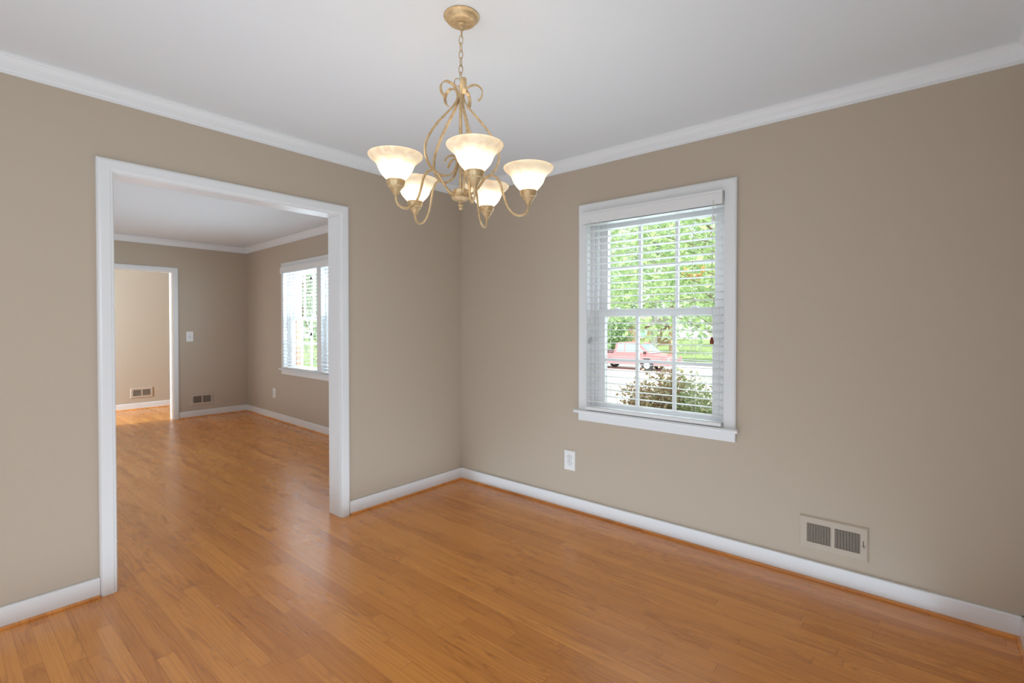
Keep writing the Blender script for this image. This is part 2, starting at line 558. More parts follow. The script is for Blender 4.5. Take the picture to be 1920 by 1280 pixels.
def make_window(root, bays, cas, sash_gap=0.045):
    """bays: list of (x0,x1) clear openings; cas: outer casing x0,x1"""
    X0, X1 = bays[0][0], bays[-1][1]
    prof = [(0, 0), (0, 0.016), (0.004, 0.019), (0.05, 0.021), (0.06, 0.019), (0.066, 0.014), (0.066, 0)]
    bm = bmesh.new()
    sweep(bm, [(X0, 0, STOOL), (X0, 0, HEAD), (X1, 0, HEAD), (X1, 0, STOOL)], prof, (0, -1, 0))
    finish(bm, 'casing', MTRIM, root)
    for a, b in zip(bays[:-1], bays[1:]):
        finish(B((a[1], -0.02, STOOL, b[0], 0.13, HEAD)), 'mullion', MTRIM, root, bevel=0.003)
    # stool with a rounded nose, apron under it
    bm = bmesh.new()
    prof = [(-0.13, STOOL - 0.022), (0.042, STOOL - 0.022), (0.050, STOOL - 0.017), (0.052, STOOL - 0.010), (0.049, STOOL - 0.003), (0.043, STOOL), (-0.13, STOOL)]
    r0 = [bm.verts.new((cas[0] - 0.018 if a > 0 else X0, -a, z)) for a, z in prof]
    r1 = [bm.verts.new((cas[1] + 0.018 if a > 0 else X1, -a, z)) for a, z in prof]
    m = len(prof)
    for j in range(m): bm.faces.new((r0[j], r0[(j + 1) % m], r1[(j + 1) % m], r1[j]))
    bm.faces.new(r0); bm.faces.new(list(reversed(r1)))
    finish(bm, 'stool', MTRIM, root)
    finish(B((cas[0] + 0.001, -0.018, 0.6394, cas[1] - 0.001, 0, STOOL - 0.022)), 'apron', MTRIM, root, bevel=0.003)
    for (a, b) in bays:
        # jamb lining and stops
        s = sash_gap
        finish(B((a - 0.02, 0.0, STOOL - 0.022, a, 0.13, HEAD + 0.02), (b, 0.0, STOOL - 0.022, b + 0.02, 0.13, HEAD + 0.02),
                 (a, 0.0, HEAD, b, 0.13, HEAD + 0.02),
                 (a, 0.040, STOOL, a + 0.022, 0.054, HEAD), (b - 0.022, 0.040, STOOL, b, 0.054, HEAD),
                 (a, 0.055, STOOL, a + s, 0.128, HEAD), (b - s, 0.055, STOOL, b, 0.128, HEAD),
                 (a + s, 0.094, 1.985, b - s, 0.128, HEAD), (a + s, 0.040, 2.015, b - s, 0.092, HEAD)), 'jamb', MVINYL, root, bevel=0.002)
        gx0, gx1 = a + 0.098, b - 0.086
        w = gx1 - gx0
        for nm, y, z0, z1, g0, g1 in (('lower_sash', 0.056, STOOL - 0.006, 1.397, 0.760, 1.354), ('upper_sash', 0.094, 1.357, 2.0, 1.397, 1.945)):
            y1 = y + 0.036
            f = finish(B((a + s, y, z0, gx0, y1, z1), (gx1, y, z0, b - s, y1, z1), (gx0, y, z0, gx1, y1, g0), (gx0, y, g1, gx1, y1, z1)), nm, MVINYL, root, bevel=0.003)
            yc = y + 0.018
            zc = (g0 + g1) / 2
            bars = [(gx0 + w * t - 0.0105, yc - 0.012, g0, gx0 + w * t + 0.0105, yc + 0.012, g1) for t in (0.325, 0.672)]
            bars.append((gx0, yc - 0.0115, zc - 0.0105, gx1, yc + 0.0115, zc + 0.0105))
            finish(B(*bars), 'muntin_grid', MVINYL, f, bevel=0.002)
            bm = bmesh.new()
            v = [bm.verts.new(p) for p in ((gx0, yc, g0), (gx1, yc, g0), (gx1, yc, g1), (gx0, yc, g1))]
            bm.faces.new(v)
            finish(bm, 'pane', MGLASS, f, solid=False)
            if nm == 'lower_sash':
                for t in (0.20, 0.78):
                    xx = a + (b - a) * t
                    bm = bmesh.new()
                    lathe(bm, [(0.0, 0.0), (0.024, 0.0), (0.024, 0.004), (0.016, 0.011), (0.0, 0.013)], (xx, y + 0.018, z1 - 0.001), 16)
                    finish(bm, 'sash_lock', MVINYL, f)


def make_blind(root, x0, x1, v0, v1, lift_x, tass_z, tilt_x=None, knob_z=None, tass_mat=None, ret_right=True, ret_left=True, pitch=0.0437):
    """2-inch slat blind between x0 and x1; valance from v0 to v1"""
    yf, yb = -0.045, 0.005
    bm = bmesh.new()
    prof = [(-0.051, 1.967), (-0.047, 1.967), (-0.041, 1.972), (-0.041, 2.043), (-0.047, 2.046), (-0.049, 2.044), (-0.049, 2.032), (-0.051, 2.028)]
    r0 = [bm.verts.new((v0, y, z)) for y, z in prof]; r1 = [bm.verts.new((v1, y, z)) for y, z in prof]
    m = len(prof)
    for j in range(m): bm.faces.new((r0[j], r0[(j + 1) % m], r1[(j + 1) % m], r1[j]))
    bm.faces.new(r0); bm.faces.new(list(reversed(r1)))
    if ret_left: box(bm, v0, -0.0405, 1.969, v0 + 0.009, -0.022, 2.042)
    if ret_right: box(bm, v1 - 0.009, -0.0405, 1.969, v1, -0.022, 2.042)
    val = finish(bm, 'valance', MSLAT, root)
    finish(B((x0, -0.036, 2.000, x1, 0.014, 2.040)), 'headrail', MSLAT, root, bevel=0.002)
    zs = []
    z = 1.959
    while z > 0.77:
        zs.append(z); z -= pitch
    n = 8
    rnd = random.Random(3)
    proto = None
    for z in zs:
        if proto is None:
            bm = bmesh.new()
            ra = []; rb = []
            top = [];
            for i in range(n + 1):
                t = i / n
                y = (t - 0.5) * 0.050
                crown = 0.0022 * (1 - (2 * t - 1) ** 2)
                top.append((y, crown))
            profs = [(y, c + 0.0013) for y, c in top] + [(y, c - 0.0013) for y, c in reversed(top)]
            ra = [bm.verts.new((x0, y, zz)) for y, zz in profs]; rb = [bm.verts.new((x1, y, zz)) for y, zz in profs]
            m = len(profs)
            for j in range(m): bm.faces.new((ra[j], ra[(j + 1) % m], rb[(j + 1) % m], rb[j]))
            bm.faces.new(ra); bm.faces.new(list(reversed(rb)))
            proto = o = finish(bm, 'slat', MSLAT, root, smooth=False)
        else:
            o = proto.copy(); col.objects.link(o)
        o.location = (0, (yf + yb) / 2, z)
        o.rotation_euler = (R(rnd.uniform(-0.8, 0.8) - 3.0), 0, 0)
    finish(B((x0, -0.045, 0.722, x1, 0.005, 0.744)), 'bottom_rail', MSLAT, root, bevel=0.004)
    w = x1 - x0
    for t in (0.185, 0.817):
        xx = x0 + w * t
        bm = bmesh.new()
        for y in (yf - 0.001, yb + 0.001):
            tube(bm, [(xx, y, 2.0), (xx, y, 0.738)], 0.0011, 6)
        finish(bm, 'ladder_cord', MCORD, root)

    def tassel(parent, x, y, z0, z1, mm):
        bm = bmesh.new()
        h = z1 - z0
        r = h * 0.28
        lathe(bm, [(0, z0), (r * .8, z0), (r, z0 + h * .18), (r * .95, z0 + h * .45), (r * .6, z0 + h * .8), (r * .3, z1), (0, z1)], (x, y, 0), 14)
        finish(bm, 'tassel', mm, parent, smooth=True)
    bm = bmesh.new(); tube(bm, [(lift_x, -0.0555, 1.99), (lift_x, -0.0555, tass_z + 0.035)], 0.0013, 6)
    lc = finish(bm, 'lift_cord', MCORD, root)
    tassel(lc, lift_x, -0.0555, tass_z, tass_z + 0.040, tass_mat or MTASS)
    if knob_z:
        bm = bmesh.new(); tube(bm, [(lift_x + 0.005, -0.0575, 1.99), (lift_x + 0.005, -0.0575, knob_z + 0.03)], 0.0012, 6)
        lc = finish(bm, 'lift_cord', MCORD, root)
        tassel(lc, lift_x + 0.005, -0.0575, knob_z, knob_z + 0.037, MPLATE if not tass_mat else tass_mat)
    if tilt_x:
        for dx, dz in ((0, 0.0), (0.016, 0.006)):
            bm = bmesh.new(); tube(bm, [(tilt_x + dx * .4, -0.0535, 1.99), (tilt_x + dx, -0.0535, 1.20 + dz)], 0.0012, 6)
            tcd = finish(bm, 'tilt_cord', MCORD, root)
            tassel(tcd, tilt_x + dx, -0.0535, 1.168 + dz, 1.206 + dz, MGRAYP)


# main window
WX0, WX1 = 1.236, 2.129
w1 = empty('window_1', (0, 0, 0), kind='structure', label='white double hung window with a muntin grid in the dining room wall', cat='window')
make_window(w1, [(WX0, WX1)], (1.169, 2.195))
b1 = empty('window_blind', (0, 0, 0), label='white slatted blind with one brown tassel on the dining room window', cat='blind', group='white slatted window blinds')
make_blind(b1, WX0 + 0.006, WX1 - 0.004, 1.214, WX1 - 0.002, 2.077, 1.184, tilt_x=1.279, knob_z=1.872)

# next room window: two units side by side in the askew wall
cs = math.cos(SW)
lx = lambda xw: (xw - XF) / cs
SO = (XF, 0.2135, 0)
A0, A1, A2, A3 = lx(-3.528), lx(-2.584), lx(-2.477), lx(-1.533)
w2 = empty('window_2', SO, SW, kind='structure', label='white twin double hung window seen through the cased opening', cat='window')
make_window(w2, [(A0, A1), (A2, A3)], (A0 - 0.066, A3 + 0.066))
MID = (A1 + A2) / 2
bL = empty('window_blind', SO, SW, label='white slatted blind with two tassels coloured dark as backlit, next to the far corner of the next room', cat='blind', group='white slatted window blinds')
make_blind(bL, A0 + 0.005, A1 - 0.005, A0 - 0.022, MID - 0.0005, lx(-2.652), 1.163, knob_z=1.835, tass_mat=MTASSD, ret_right=False)
bR = empty('window_blind', SO, SW, label='white slatted blind half hidden by the cased opening jamb, beyond the mullion', cat='blind', group='white slatted window blinds')
make_blind(bR, A2 + 0.005, A3 - 0.005, MID + 0.0005, A3 + 0.022, A2 + 0.75, 1.20, ret_left=False)

# ------------------------------------------------------------------ walls
bm = bmesh.new()
holed_slab(bm, 'y', 0.0, 0.13, 0.0, XR, 0, CE, [(WX0 - 0.02, WX1 + 0.02, STOOL - 0.022, HEAD + 0.02)])
holed_slab(bm, 'y', 0.13, 0.20, 0.0, XR + 0.1, -0.6, CE, [(WX0 - 0.01, WX1 + 0.01, 0.66, HEAD)], 1)
finish(bm, 'wall_front', [MW, MBRICK], kind='structure', label='taupe painted wall holding the dining room window', cat='wall')
bm = bmesh.new()
holed_slab(bm, 'x', -TW, 0.0, YB, 0.13, 0, CE, [(OY0 - 0.02, OY1 + 0.02, 0, OZ + 0.02)])
finish(bm, 'wall_left', MW, kind='structure', label='taupe painted wall with the wide cased opening', cat='wall')
bm = bmesh.new()
holed_slab(bm, 'x', XR, XR + 0.1, YB, 0.13, 0, CE, [(-3.9, -3.0, 0.8, 2.0)])  # opening added for the unseen side lamp
finish(bm, 'wall_right', MW, kind='structure', label='taupe wall ending the dining room on the right', cat='wall')
bm = bmesh.new()
holed_slab(bm, 'y', YB - 0.1, YB, XH, XR, 0, CE, [(1.2, 2.3, 0.9, 2.1), (-2.95, -1.85, 0.75, 1.95)])  # both openings added for the unseen fill lamps
finish(bm, 'wall_rear', MW, kind='structure', label='taupe wall behind the viewer with openings added for fill lamps', cat='wall')
bm = bmesh.new()
L0, L1 = lx(XH) - 0.1, lx(-TW) + 0.02
holed_slab(bm, 'y', 0.0, 0.13, L0, L1, 0, CE, [(A0 - 0.02, A1 + 0.02, STOOL - 0.022, HEAD + 0.02), (A1 - 0.001, A2 + 0.001, STOOL - 0.022, HEAD + 0.02), (A2 - 0.02, A3 + 0.02, STOOL - 0.022, HEAD + 0.02)])
holed_slab(bm, 'y', 0.13, 0.20, L0, L1, -0.6, CE, [(A0 + 0.07, A3 - 0.05, 0.66, HEAD)], 1)
o = finish(bm, 'wall_street', [MW, MBRICK], kind='structure', label='taupe wall of the next room holding the twin window', cat='wall')
o.location = SO; o.rotation_euler = (0, 0, SW)
bm = bmesh.new()
holed_slab(bm, 'x', XF - 0.13, XF, YB, 0.22, 0, CE, [(DY0 - 0.02, DY1 + 0.02, 0, DZ + 0.02)])
finish(bm, 'wall_far', MW, kind='structure', label='taupe far wall of the next room with a doorway', cat='wall')
finish(B((XH - 0.1, YB, 0, XH, 0.30, CE)), 'wall_hall', MW, kind='structure', label='pale lit hall wall seen through the far doorway', cat='wall')


# ------------------------------------------------------------------ trim
def cased_opening(name, wx, sgn, y0, y1, zt, depth, label):
    """casing on the room side of wall plane x=wx plus the jamb lining; sgn=+1: room on +x"""
    root = empty(name, (0, 0, 0), kind='structure', label=label, cat='door frame')
    prof = [(0.004, 0), (0.004, 0.012), (0.007, 0.0155), (0.014, 0.0165), (0.017, 0.019), (0.052, 0.020), (0.060, 0.018), (0.0665, 0.012), (0.0685, 0.004), (0.0685, 0)]
    bm = bmesh.new()
    sweep(bm, [(wx, y0, 0), (wx, y0, zt), (wx, y1, zt), (wx, y1, 0)], prof, (1, 0, 0))
    finish(bm, 'casing', MTRIM, root)
    bm = bmesh.new()
    prof2 = [(a, -b) for a, b in prof]
    sweep(bm, [(wx - depth, y0, 0), (wx - depth, y0, zt), (wx - depth, y1, zt), (wx - depth, y1, 0)], prof2, (1, 0, 0))
    finish(bm, 'casing', MTRIM, root)
    finish(B((wx - depth - 0.001, y0 - 0.0195, 0, wx + 0.001, y0, zt), (wx - depth - 0.001, y1, 0, wx + 0.001, y1 + 0.0195, zt),
             (wx - depth - 0.001, y0 - 0.0195, zt, wx + 0.001, y1 + 0.0195, zt + 0.0195)), 'jamb', MTRIM, root, bevel=0.0015)


cased_opening('door_1', 0.0, 1, OY0, OY1, OZ, TW, 'wide white cased opening between the two rooms')
cased_opening('door_2', XF, 1, DY0, DY1, DZ, 0.13, 'white cased doorway in the far wall leading to the hall')

crown = [(0, CE - 0.079), (0.008, CE - 0.079), (0.0095, CE - 0.077), (0.0095, CE - 0.066), (0.013, CE - 0.062), (0.0145, CE - 0.056),
         (0.0175, CE - 0.045), (0.0225, CE - 0.034), (0.029, CE - 0.025), (0.035, CE - 0.019), (0.037, CE - 0.016), (0.041, CE - 0.014), (0.044, CE - 0.009), (0.044, CE), (0, CE)]
bm = bmesh.new()
sweep(bm, [(XR, YB, 0), (XR, 0, 0), (0, 0, 0), (0, YB, 0)], crown, (0, 0, 1), closed=True)
finish(bm, 'trim_1', MTRIM, kind='structure', label='white crown molding around the dining room ceiling', cat='crown molding')
YS0 = 0.2135; YS1 = 0.2135 + math.tan(SW) * (4.853 - TW)
bm = bmesh.new()
sweep(bm, [(-TW, YB, 0), (-TW, YS1, 0), (XF, YS0, 0), (XF, YB, 0)], crown, (0, 0, 1), closed=True)
finish(bm, 'trim_2', MTRIM, kind='structure', label='white crown molding around the next room ceiling', cat='crown molding')

base = [(0, 0.004), (0.0, 0.0921), (0.009, 0.0921), (0.0135, 0.090), (0.015, 0.086), (0.015, 0.004)]
shoe = [(0.0151, 0.0), (0.0151, 0.0115), (0.019, 0.0112), (0.0235, 0.0095), (0.0265, 0.006), (0.0275, 0.0)]


def baseboard(name, p0, p1, label):
    bm = bmesh.new(); sweep(bm, [p0, p1], base, (0, 0, 1))
    o = finish(bm, name, MTRIM, kind='structure', label=label, cat='baseboard')
    bm = bmesh.new(); sweep(bm, [p0, p1], shoe, (0, 0, 1))
    finish(bm, 'shoe_molding', MSHOE, o, label='oak quarter round strip along the floor')


CW = 0.069
baseboard('baseboard_front', (XR, 0, 0), (0, 0, 0), 'white baseboard under the dining room window')
baseboard('baseboard_left', (0, 0, 0), (0, OY1 + CW, 0), 'white baseboard between the cased opening and the room corner')
baseboard('baseboard_left', (0, OY0 - CW, 0), (0, YB, 0), 'white baseboard from the cased opening towards the viewer')
baseboard('baseboard_right', (XR, YB, 0), (XR, 0, 0), 'white baseboard on the right end wall')
baseboard('baseboard_street', (-TW, YS1, 0), (XF, YS0, 0), 'white baseboard under the twin window of the next room')
baseboard('baseboard_far', (XF, YS0, 0), (XF, DY1 + CW, 0), 'white baseboard between far doorway and corner')
baseboard('baseboard_far', (XF, DY0 - CW, 0), (XF, YB, 0), 'white baseboard on the far wall beyond the doorway')
baseboard('baseboard_hall', (XH, 0.25, 0), (XH, YB, 0), 'white baseboard on the hall wall')


# ------------------------------------------------------------------ wall fittings (local: x right, z up, room on -y)
def outlet(loc, rz, w, h, label, group=None):
    r = empty('wall_outlet', loc, rz, label=label, cat='outlet', group=group)
    bm = bmesh.new()
    p = [(-w / 2, 0), (w / 2, 0)]
    o1 = [bm.verts.new((x, 0, z)) for x, z in ((-w / 2, -h / 2), (w / 2, -h / 2), (w / 2, h / 2), (-w / 2, h / 2))]
    k = 0.007
    o2 = [bm.verts.new((x, -0.003, z)) for x, z in ((-w / 2, -h / 2), (w / 2, -h / 2), (w / 2, h / 2), (-w / 2, h / 2))]
    o3 = [bm.verts.new((x, -0.0062, z)) for x, z in ((-w / 2 + k, -h / 2 + k), (w / 2 - k, -h / 2 + k), (w / 2 - k, h / 2 - k), (-w / 2 + k, h / 2 - k))]
    for a, b in ((o1, o2), (o2, o3)):
        for i in range(4): bm.faces.new((a[i], a[(i + 1) % 4], b[(i + 1) % 4], b[i]))
    bm.faces.new(o3); bm.faces.new(list(reversed(o1)))
    finish(bm, 'cover_plate', MPLATE, r)
    for s in (1, -1):
        zc = s * 0.0195
        bm = bmesh.new()
        prof = []
        for i in range(24):
            t = 2 * math.pi * i / 24
            prof.append((0.0172 * math.cos(t), max(-0.0135, min(0.0135, 0.0172 * math.sin(t)))))
        f0 = [bm.verts.new((x, -0.0060, zc + z)) for x, z in prof]
        f1 = [bm.verts.new((x, -0.0085, zc + z)) for x, z in prof]
        for i in range(24): bm.faces.new((f0[i], f0[(i + 1) % 24], f1[(i + 1) % 24], f1[i]))
        bm.faces.new(f1); bm.faces.new(list(reversed(f0)))
        rc = finish(bm, 'receptacle', MGRAYP if False else MPLATE, r)
        bm = B((-0.0078, -0.0092, zc - 0.001, -0.0056, -0.0085, zc + 0.008), (0.0054, -0.0092, zc, 0.0074, -0.0085, zc + 0.007))
        lathe_c = [(0.0026 * math.cos(2 * math.pi * i / 10), 0.0026 * math.sin(2 * math.pi * i / 10)) for i in range(10)]
        f1 = [bm.verts.new((x, -0.0091, zc - 0.0075 + z)) for x, z in lathe_c]
        f0 = [bm.verts.new((x, -0.0085, zc - 0.0075 + z)) for x, z in lathe_c]
        for i in range(10): bm.faces.new((f0[i], f0[(i + 1) % 10], f1[(i + 1) % 10], f1[i]))
        bm.faces.new(f1)
        finish(bm, 'slot', MSLOT, rc, label='dark outlet slots')
        # shallow groove around the receptacle face
        bm = bmesh.new()
        ring = [Vector((x * 1.09, -0.0063, zc + z * 1.09)) for x, z in prof]
        tube(bm, ring, 0.0009, 6, closed=True)
        finish(bm, 'rim', MGRAYP, rc)
    bm = bmesh.new(); tube(bm, [(0, -0.0055, 0), (0, -0.0075, 0)], 0.003, 10)
    finish(bm, 'screw', MSTEEL, r)


outlet((1.090, 0, 0.3435), 0, 0.090, 0.137, 'white duplex outlet in the dining room wall, below the window', 'white duplex wall outlets')
outlet((-3.875, 0.2135 + math.tan(SW) * (-3.875 - XF), 0.354), SW, 0.085, 0.128, 'white duplex outlet in the next room, below the twin window', 'white duplex wall outlets')

sw = empty('light_switch', (XF, -0.545, 1.1295), R(90), label='white toggle light switch beside the far doorway', cat='switch')
finish(B((-0.043, -0.006, -0.07, 0.043, 0, 0.07)), 'cover_plate', MPLATE, sw, bevel=0.004)
finish(B((-0.005, -0.0075, -0.012, 0.005, -0.0055, 0.012)), 'toggle_slot', MGRAYP, sw)
bm = bmesh.new()
v0 = [bm.verts.new(q) for q in ((-0.0035, -0.007, -0.006), (0.0035, -0.007, -0.006), (0.0035, -0.007, 0.006), (-0.0035, -0.007, 0.006))]
v1 = [bm.verts.new(q) for q in ((-0.0028, -0.019, 0.004), (0.0028, -0.019, 0.004), (0.0028, -0.018, 0.011), (-0.0028, -0.018, 0.011))]
for i in range(4): bm.faces.new((v0[i], v0[(i + 1) % 4], v1[(i + 1) % 4], v1[i]))
bm.faces.new(v1); bm.faces.new(list(reversed(v0)))
finish(bm, 'toggle', MPLATE, sw)
for dz in (-0.04, 0.04):
    bm = bmesh.new(); tube(bm, [(0, -0.0055, dz), (0, -0.0072, dz)], 0.003, 10)
    finish(bm, 'screw', MSTEEL, sw)


def vent(loc, rz, w, h, label, lever_side=1, nf=17, fin=0.18):
    r = empty('wall_vent', loc, rz, label=label, cat='vent', group='two panel wall registers near the floor')
    mx, mz, gap = 0.115 * w, 0.21 * h, 0.055 * w
    xa, xb = -w / 2 + mx, w / 2 - mx
    za, zb = -h / 2 + mz, h / 2 - mz
    # plate with two cut-outs and a sloped edge
    bm = bmesh.new()
    holed_slab(bm, 'y', -0.0075, -0.0045, -w / 2 + 0.007, w / 2 - 0.007, -h / 2 + 0.007, h / 2 - 0.007, [(xa, -gap / 2, za, zb), (gap / 2, xb, za, zb)])
    sweep(bm, [(-w / 2 + 0.007, 0, -h / 2 + 0.007), (-w / 2 + 0.007, 0, h / 2 - 0.007), (w / 2 - 0.007, 0, h / 2 - 0.007), (w / 2 - 0.007, 0, -h / 2 + 0.007)],
          [(0, 0), (0, 0.0075), (0.007, 0.002), (0.007, 0)], (0, -1, 0), closed=True)
    finish(bm, 'cover_frame', MVENT, r)
    finish(B((xa - 0.004, -0.0012, za - 0.004, xb + 0.004, -0.0002, zb + 0.004)), 'duct_opening', MDARK, r, label='dark duct behind the grille')
    for x0, x1 in ((xa, -gap / 2), (gap / 2, xb)):
        bm = bmesh.new()
        st = (x1 - x0) / nf
        for i in range(nf):
            xx = x0 + st * (i + 0.5)
            box(bm, xx - st * fin, -0.0065, za, xx + st * fin, -0.0015, zb)
        finish(bm, 'grille', MVENT, r)
    lxx = lever_side * (w / 2 - mx * 0.62)
    finish(B((lxx - 0.0012, -0.0085, -0.02, lxx + 0.0012, -0.0073, 0.018)), 'lever_slot', MDARK, r)
    lv = finish(B((lxx - 0.004, -0.018, -0.016, lxx + 0.004, -0.0085, -0.008)), 'lever', MVENT, r, bevel=0.002)
    for s in (-1, 1):
        bm = bmesh.new(); tube(bm, [(s * (w / 2 - mx * 0.38), -0.007, -0.004), (s * (w / 2 - mx * 0.38), -0.0088, -0.004)], 0.003, 8)
        finish(bm, 'screw', MVENT, r)


vent((2.6535, 0, 0.2345), 0, 0.292, 0.166, 'taupe wall vent low on the dining room wall, largest in view')
vent((XF, -0.398, 0.244), R(90), 0.286, 0.163, 'taupe wall vent between the far doorway and the room corner', -1, fin=0.10)
vent((XH, -0.772, 0.249), R(90), 0.285, 0.160, 'taupe wall vent on the hall wall seen through the far doorway', -1, fin=0.10)

# ------------------------------------------------------------------ chandelier
CX, CY = 1.6693, -1.6118
ch = empty('chandelier', (CX, CY, CE), label='champagne gold five arm chandelier with lit alabaster bell shades', cat='chandelier')
H = -CE        # parts are modelled in room heights, shifted to the ceiling hook


def rz(prof): return [(r, z + H) for r, z in prof]


bm = bmesh.new()
lathe(bm, rz([(0, 2.44), (0.066, 2.44), (0.0668, 2.4375), (0.066, 2.435), (0.062, 2.433), (0.0585, 2.4305), (0.0565, 2.427), (0.0560, 2.424), (0.0545, 2.4225), (0.0525, 2.4215), (0.0510, 2.4185), (0.0475, 2.4165), (0.036, 2.4150), (0.016, 2.414), (0, 2.414)]), (0.004, 0.002, 0), 48)
can = finish(bm, 'canopy', MGOLD, ch, smooth=True)
bm = bmesh.new()
lathe(bm, rz([(0, 2.4145), (0.0145, 2.4145), (0.0155, 2.411), (0.0135, 2.408), (0.0105, 2.405), (0.0105, 2.394), (0.0085, 2.390), (0.0, 2.388)]), (0.004, 0.002, 0), 20)
tube(bm, [(0.004 + 0.0095 * math.cos(t) * (-0.65), 0.002 + 0.0095 * math.cos(t) * 0.76, 2.378 + H + 0.0135 * math.sin(t)) for t in [2 * math.pi * i / 20 for i in range(20)]], 0.0024, 8, closed=True)
finish(bm, 'canopy_loop', MGOLD, can, smooth=True)
# chain
bm = bmesh.new()
zt, zb = 2.366, 2.205
nl = 6
for i in range(nl):
    zc = zt - (zt - zb) * (i + 0.5) / nl
    ang = R(40 + (70 if i % 2 else -18))
    hl = (zt - zb) / nl * 0.5 + 0.0035
    pts = []
    for k in range(24):
        t = 2 * math.pi * k / 24
        cx_ = 0.0075 * math.cos(t); sz = math.sin(t)
        zz = hl * (abs(sz) ** 0.85) * (1 if sz >= 0 else -1)
        pts.append((0.002 * (zc - zb) / 0.16 + cx_ * math.cos(ang), 0.001 + cx_ * math.sin(ang), zc + zz + H))
    tube(bm, pts, 0.0017, 8, closed=True)
finish(bm, 'chain', MGOLD, ch, smooth=True)
# top ring the chain hangs in
bm = bmesh.new()
tube(bm, [(-0.011 * 0.76 + 0.0125 * math.cos(t) * 0.76, -0.011 * 0.65 + 0.0125 * math.cos(t) * 0.65, 2.197 + H + 0.0145 * math.sin(t)) for t in [2 * math.pi * i / 28 for i in range(28)]], 0.0018, 8, closed=True)
finish(bm, 'hanging_ring', MGOLD, ch, smooth=True)
# centre rod with a collar
bm = bmesh.new()
lathe(bm, rz([(0, 2.186), (0.006, 2.184), (0.0075, 2.178), (0.006, 2.172), (0.006, 2.160), (0.0115, 2.158), (0.0125, 2.152), (0.0125, 2.142), (0.0105, 2.138), (0.0062, 2.136), (0.0062, 1.79), (0, 1.79)]), (0, 0, 0), 20)
finish(bm, 'center_rod', MGOLD, ch, smooth=True)
bm = bmesh.new()
lathe(bm, rz([(0, 1.797), (0.0265, 1.797), (0.029, 1.795), (0.0295, 1.791), (0.028, 1.788), (0.028, 1.774), (0.0295, 1.772), (0.0335, 1.769), (0.0345, 1.7655), (0.033, 1.763), (0.024, 1.7575), (0.014, 1.754), (0, 1.752)]), (0, 0, 0), 32)
finish(bm, 'hub', MGOLD, ch, smooth=True)
bm = bmesh.new()
lathe(bm, rz([(0, 1.754), (0.010, 1.753), (0.009, 1.750), (0.0055, 1.748), (0.0055, 1.746), (0.009, 1.743), (0.0098, 1.739), (0.008, 1.7355), (0.0052, 1.734), (0.0075, 1.731), (0.0080, 1.728), (0.006, 1.7245), (0.0025, 1.722), (0, 1.7205)]), (0, 0, 0), 20)
finish(bm, 'finial', MGOLD, ch, smooth=True)

ARM = [(0.026, 1.780), (0.042, 1.783), (0.062, 1.799), (0.080, 1.824), (0.097, 1.844), (0.117, 1.850), (0.135, 1.841), (0.150, 1.817), (0.158, 1.785), (0.169, 1.748), (0.185, 1.720), (0.205, 1.703), (0.225, 1.700), (0.243, 1.708), (0.2515, 1.722), (0.2537, 1.742)]
STRAP = [(0.066, 2.126), (0.078, 2.140), (0.082, 2.158), (0.076, 2.174), (0.061, 2.185), (0.044, 2.185), (0.028, 2.177), (0.016, 2.161), (0.0125, 2.145), (0.0155, 2.128), (0.032, 2.100), (0.060, 2.067), (0.093, 2.028), (0.122, 1.985), (0.140, 1.946), (0.1435, 1.910), (0.134, 1.879), (0.117, 1.856), (0.100, 1.844), (0.076, 1.8385), (0.052, 1.8425), (0.031, 1.858), (0.0185, 1.882), (0.0165, 1.904), (0.0245, 1.918), (0.040, 1.9175), (0.056, 1.908), (0.067, 1.892)]
SHADE = [(0.0275, 1.7865), (0.0330, 1.7950), (0.0425, 1.8050), (0.0507, 1.8150), (0.0566, 1.8250), (0.0606, 1.8350), (0.0640, 1.8430), (0.0687, 1.8500), (0.0757, 1.8570), (0.0850, 1.8640), (0.0908, 1.8705), (0.0933, 1.8760), (0.0930, 1.8777)]
SHADE = [(p.x, p.y) for p in smooth_path([(r, z, 0) for r, z in SHADE], 2)]
CUP = [(0, 1.739), (0.0075, 1.739), (0.0085, 1.742), (0.0165, 1.7565), (0.0215, 1.763), (0.0225, 1.767), (0.0275, 1.770), (0.0295, 1.776), (0.0315, 1.783), (0.0325, 1.789), (0.0312, 1.7915), (0.0298, 1.7895), (0.0290, 1.784), (0.0, 1.779)]
PH = R(254.54)
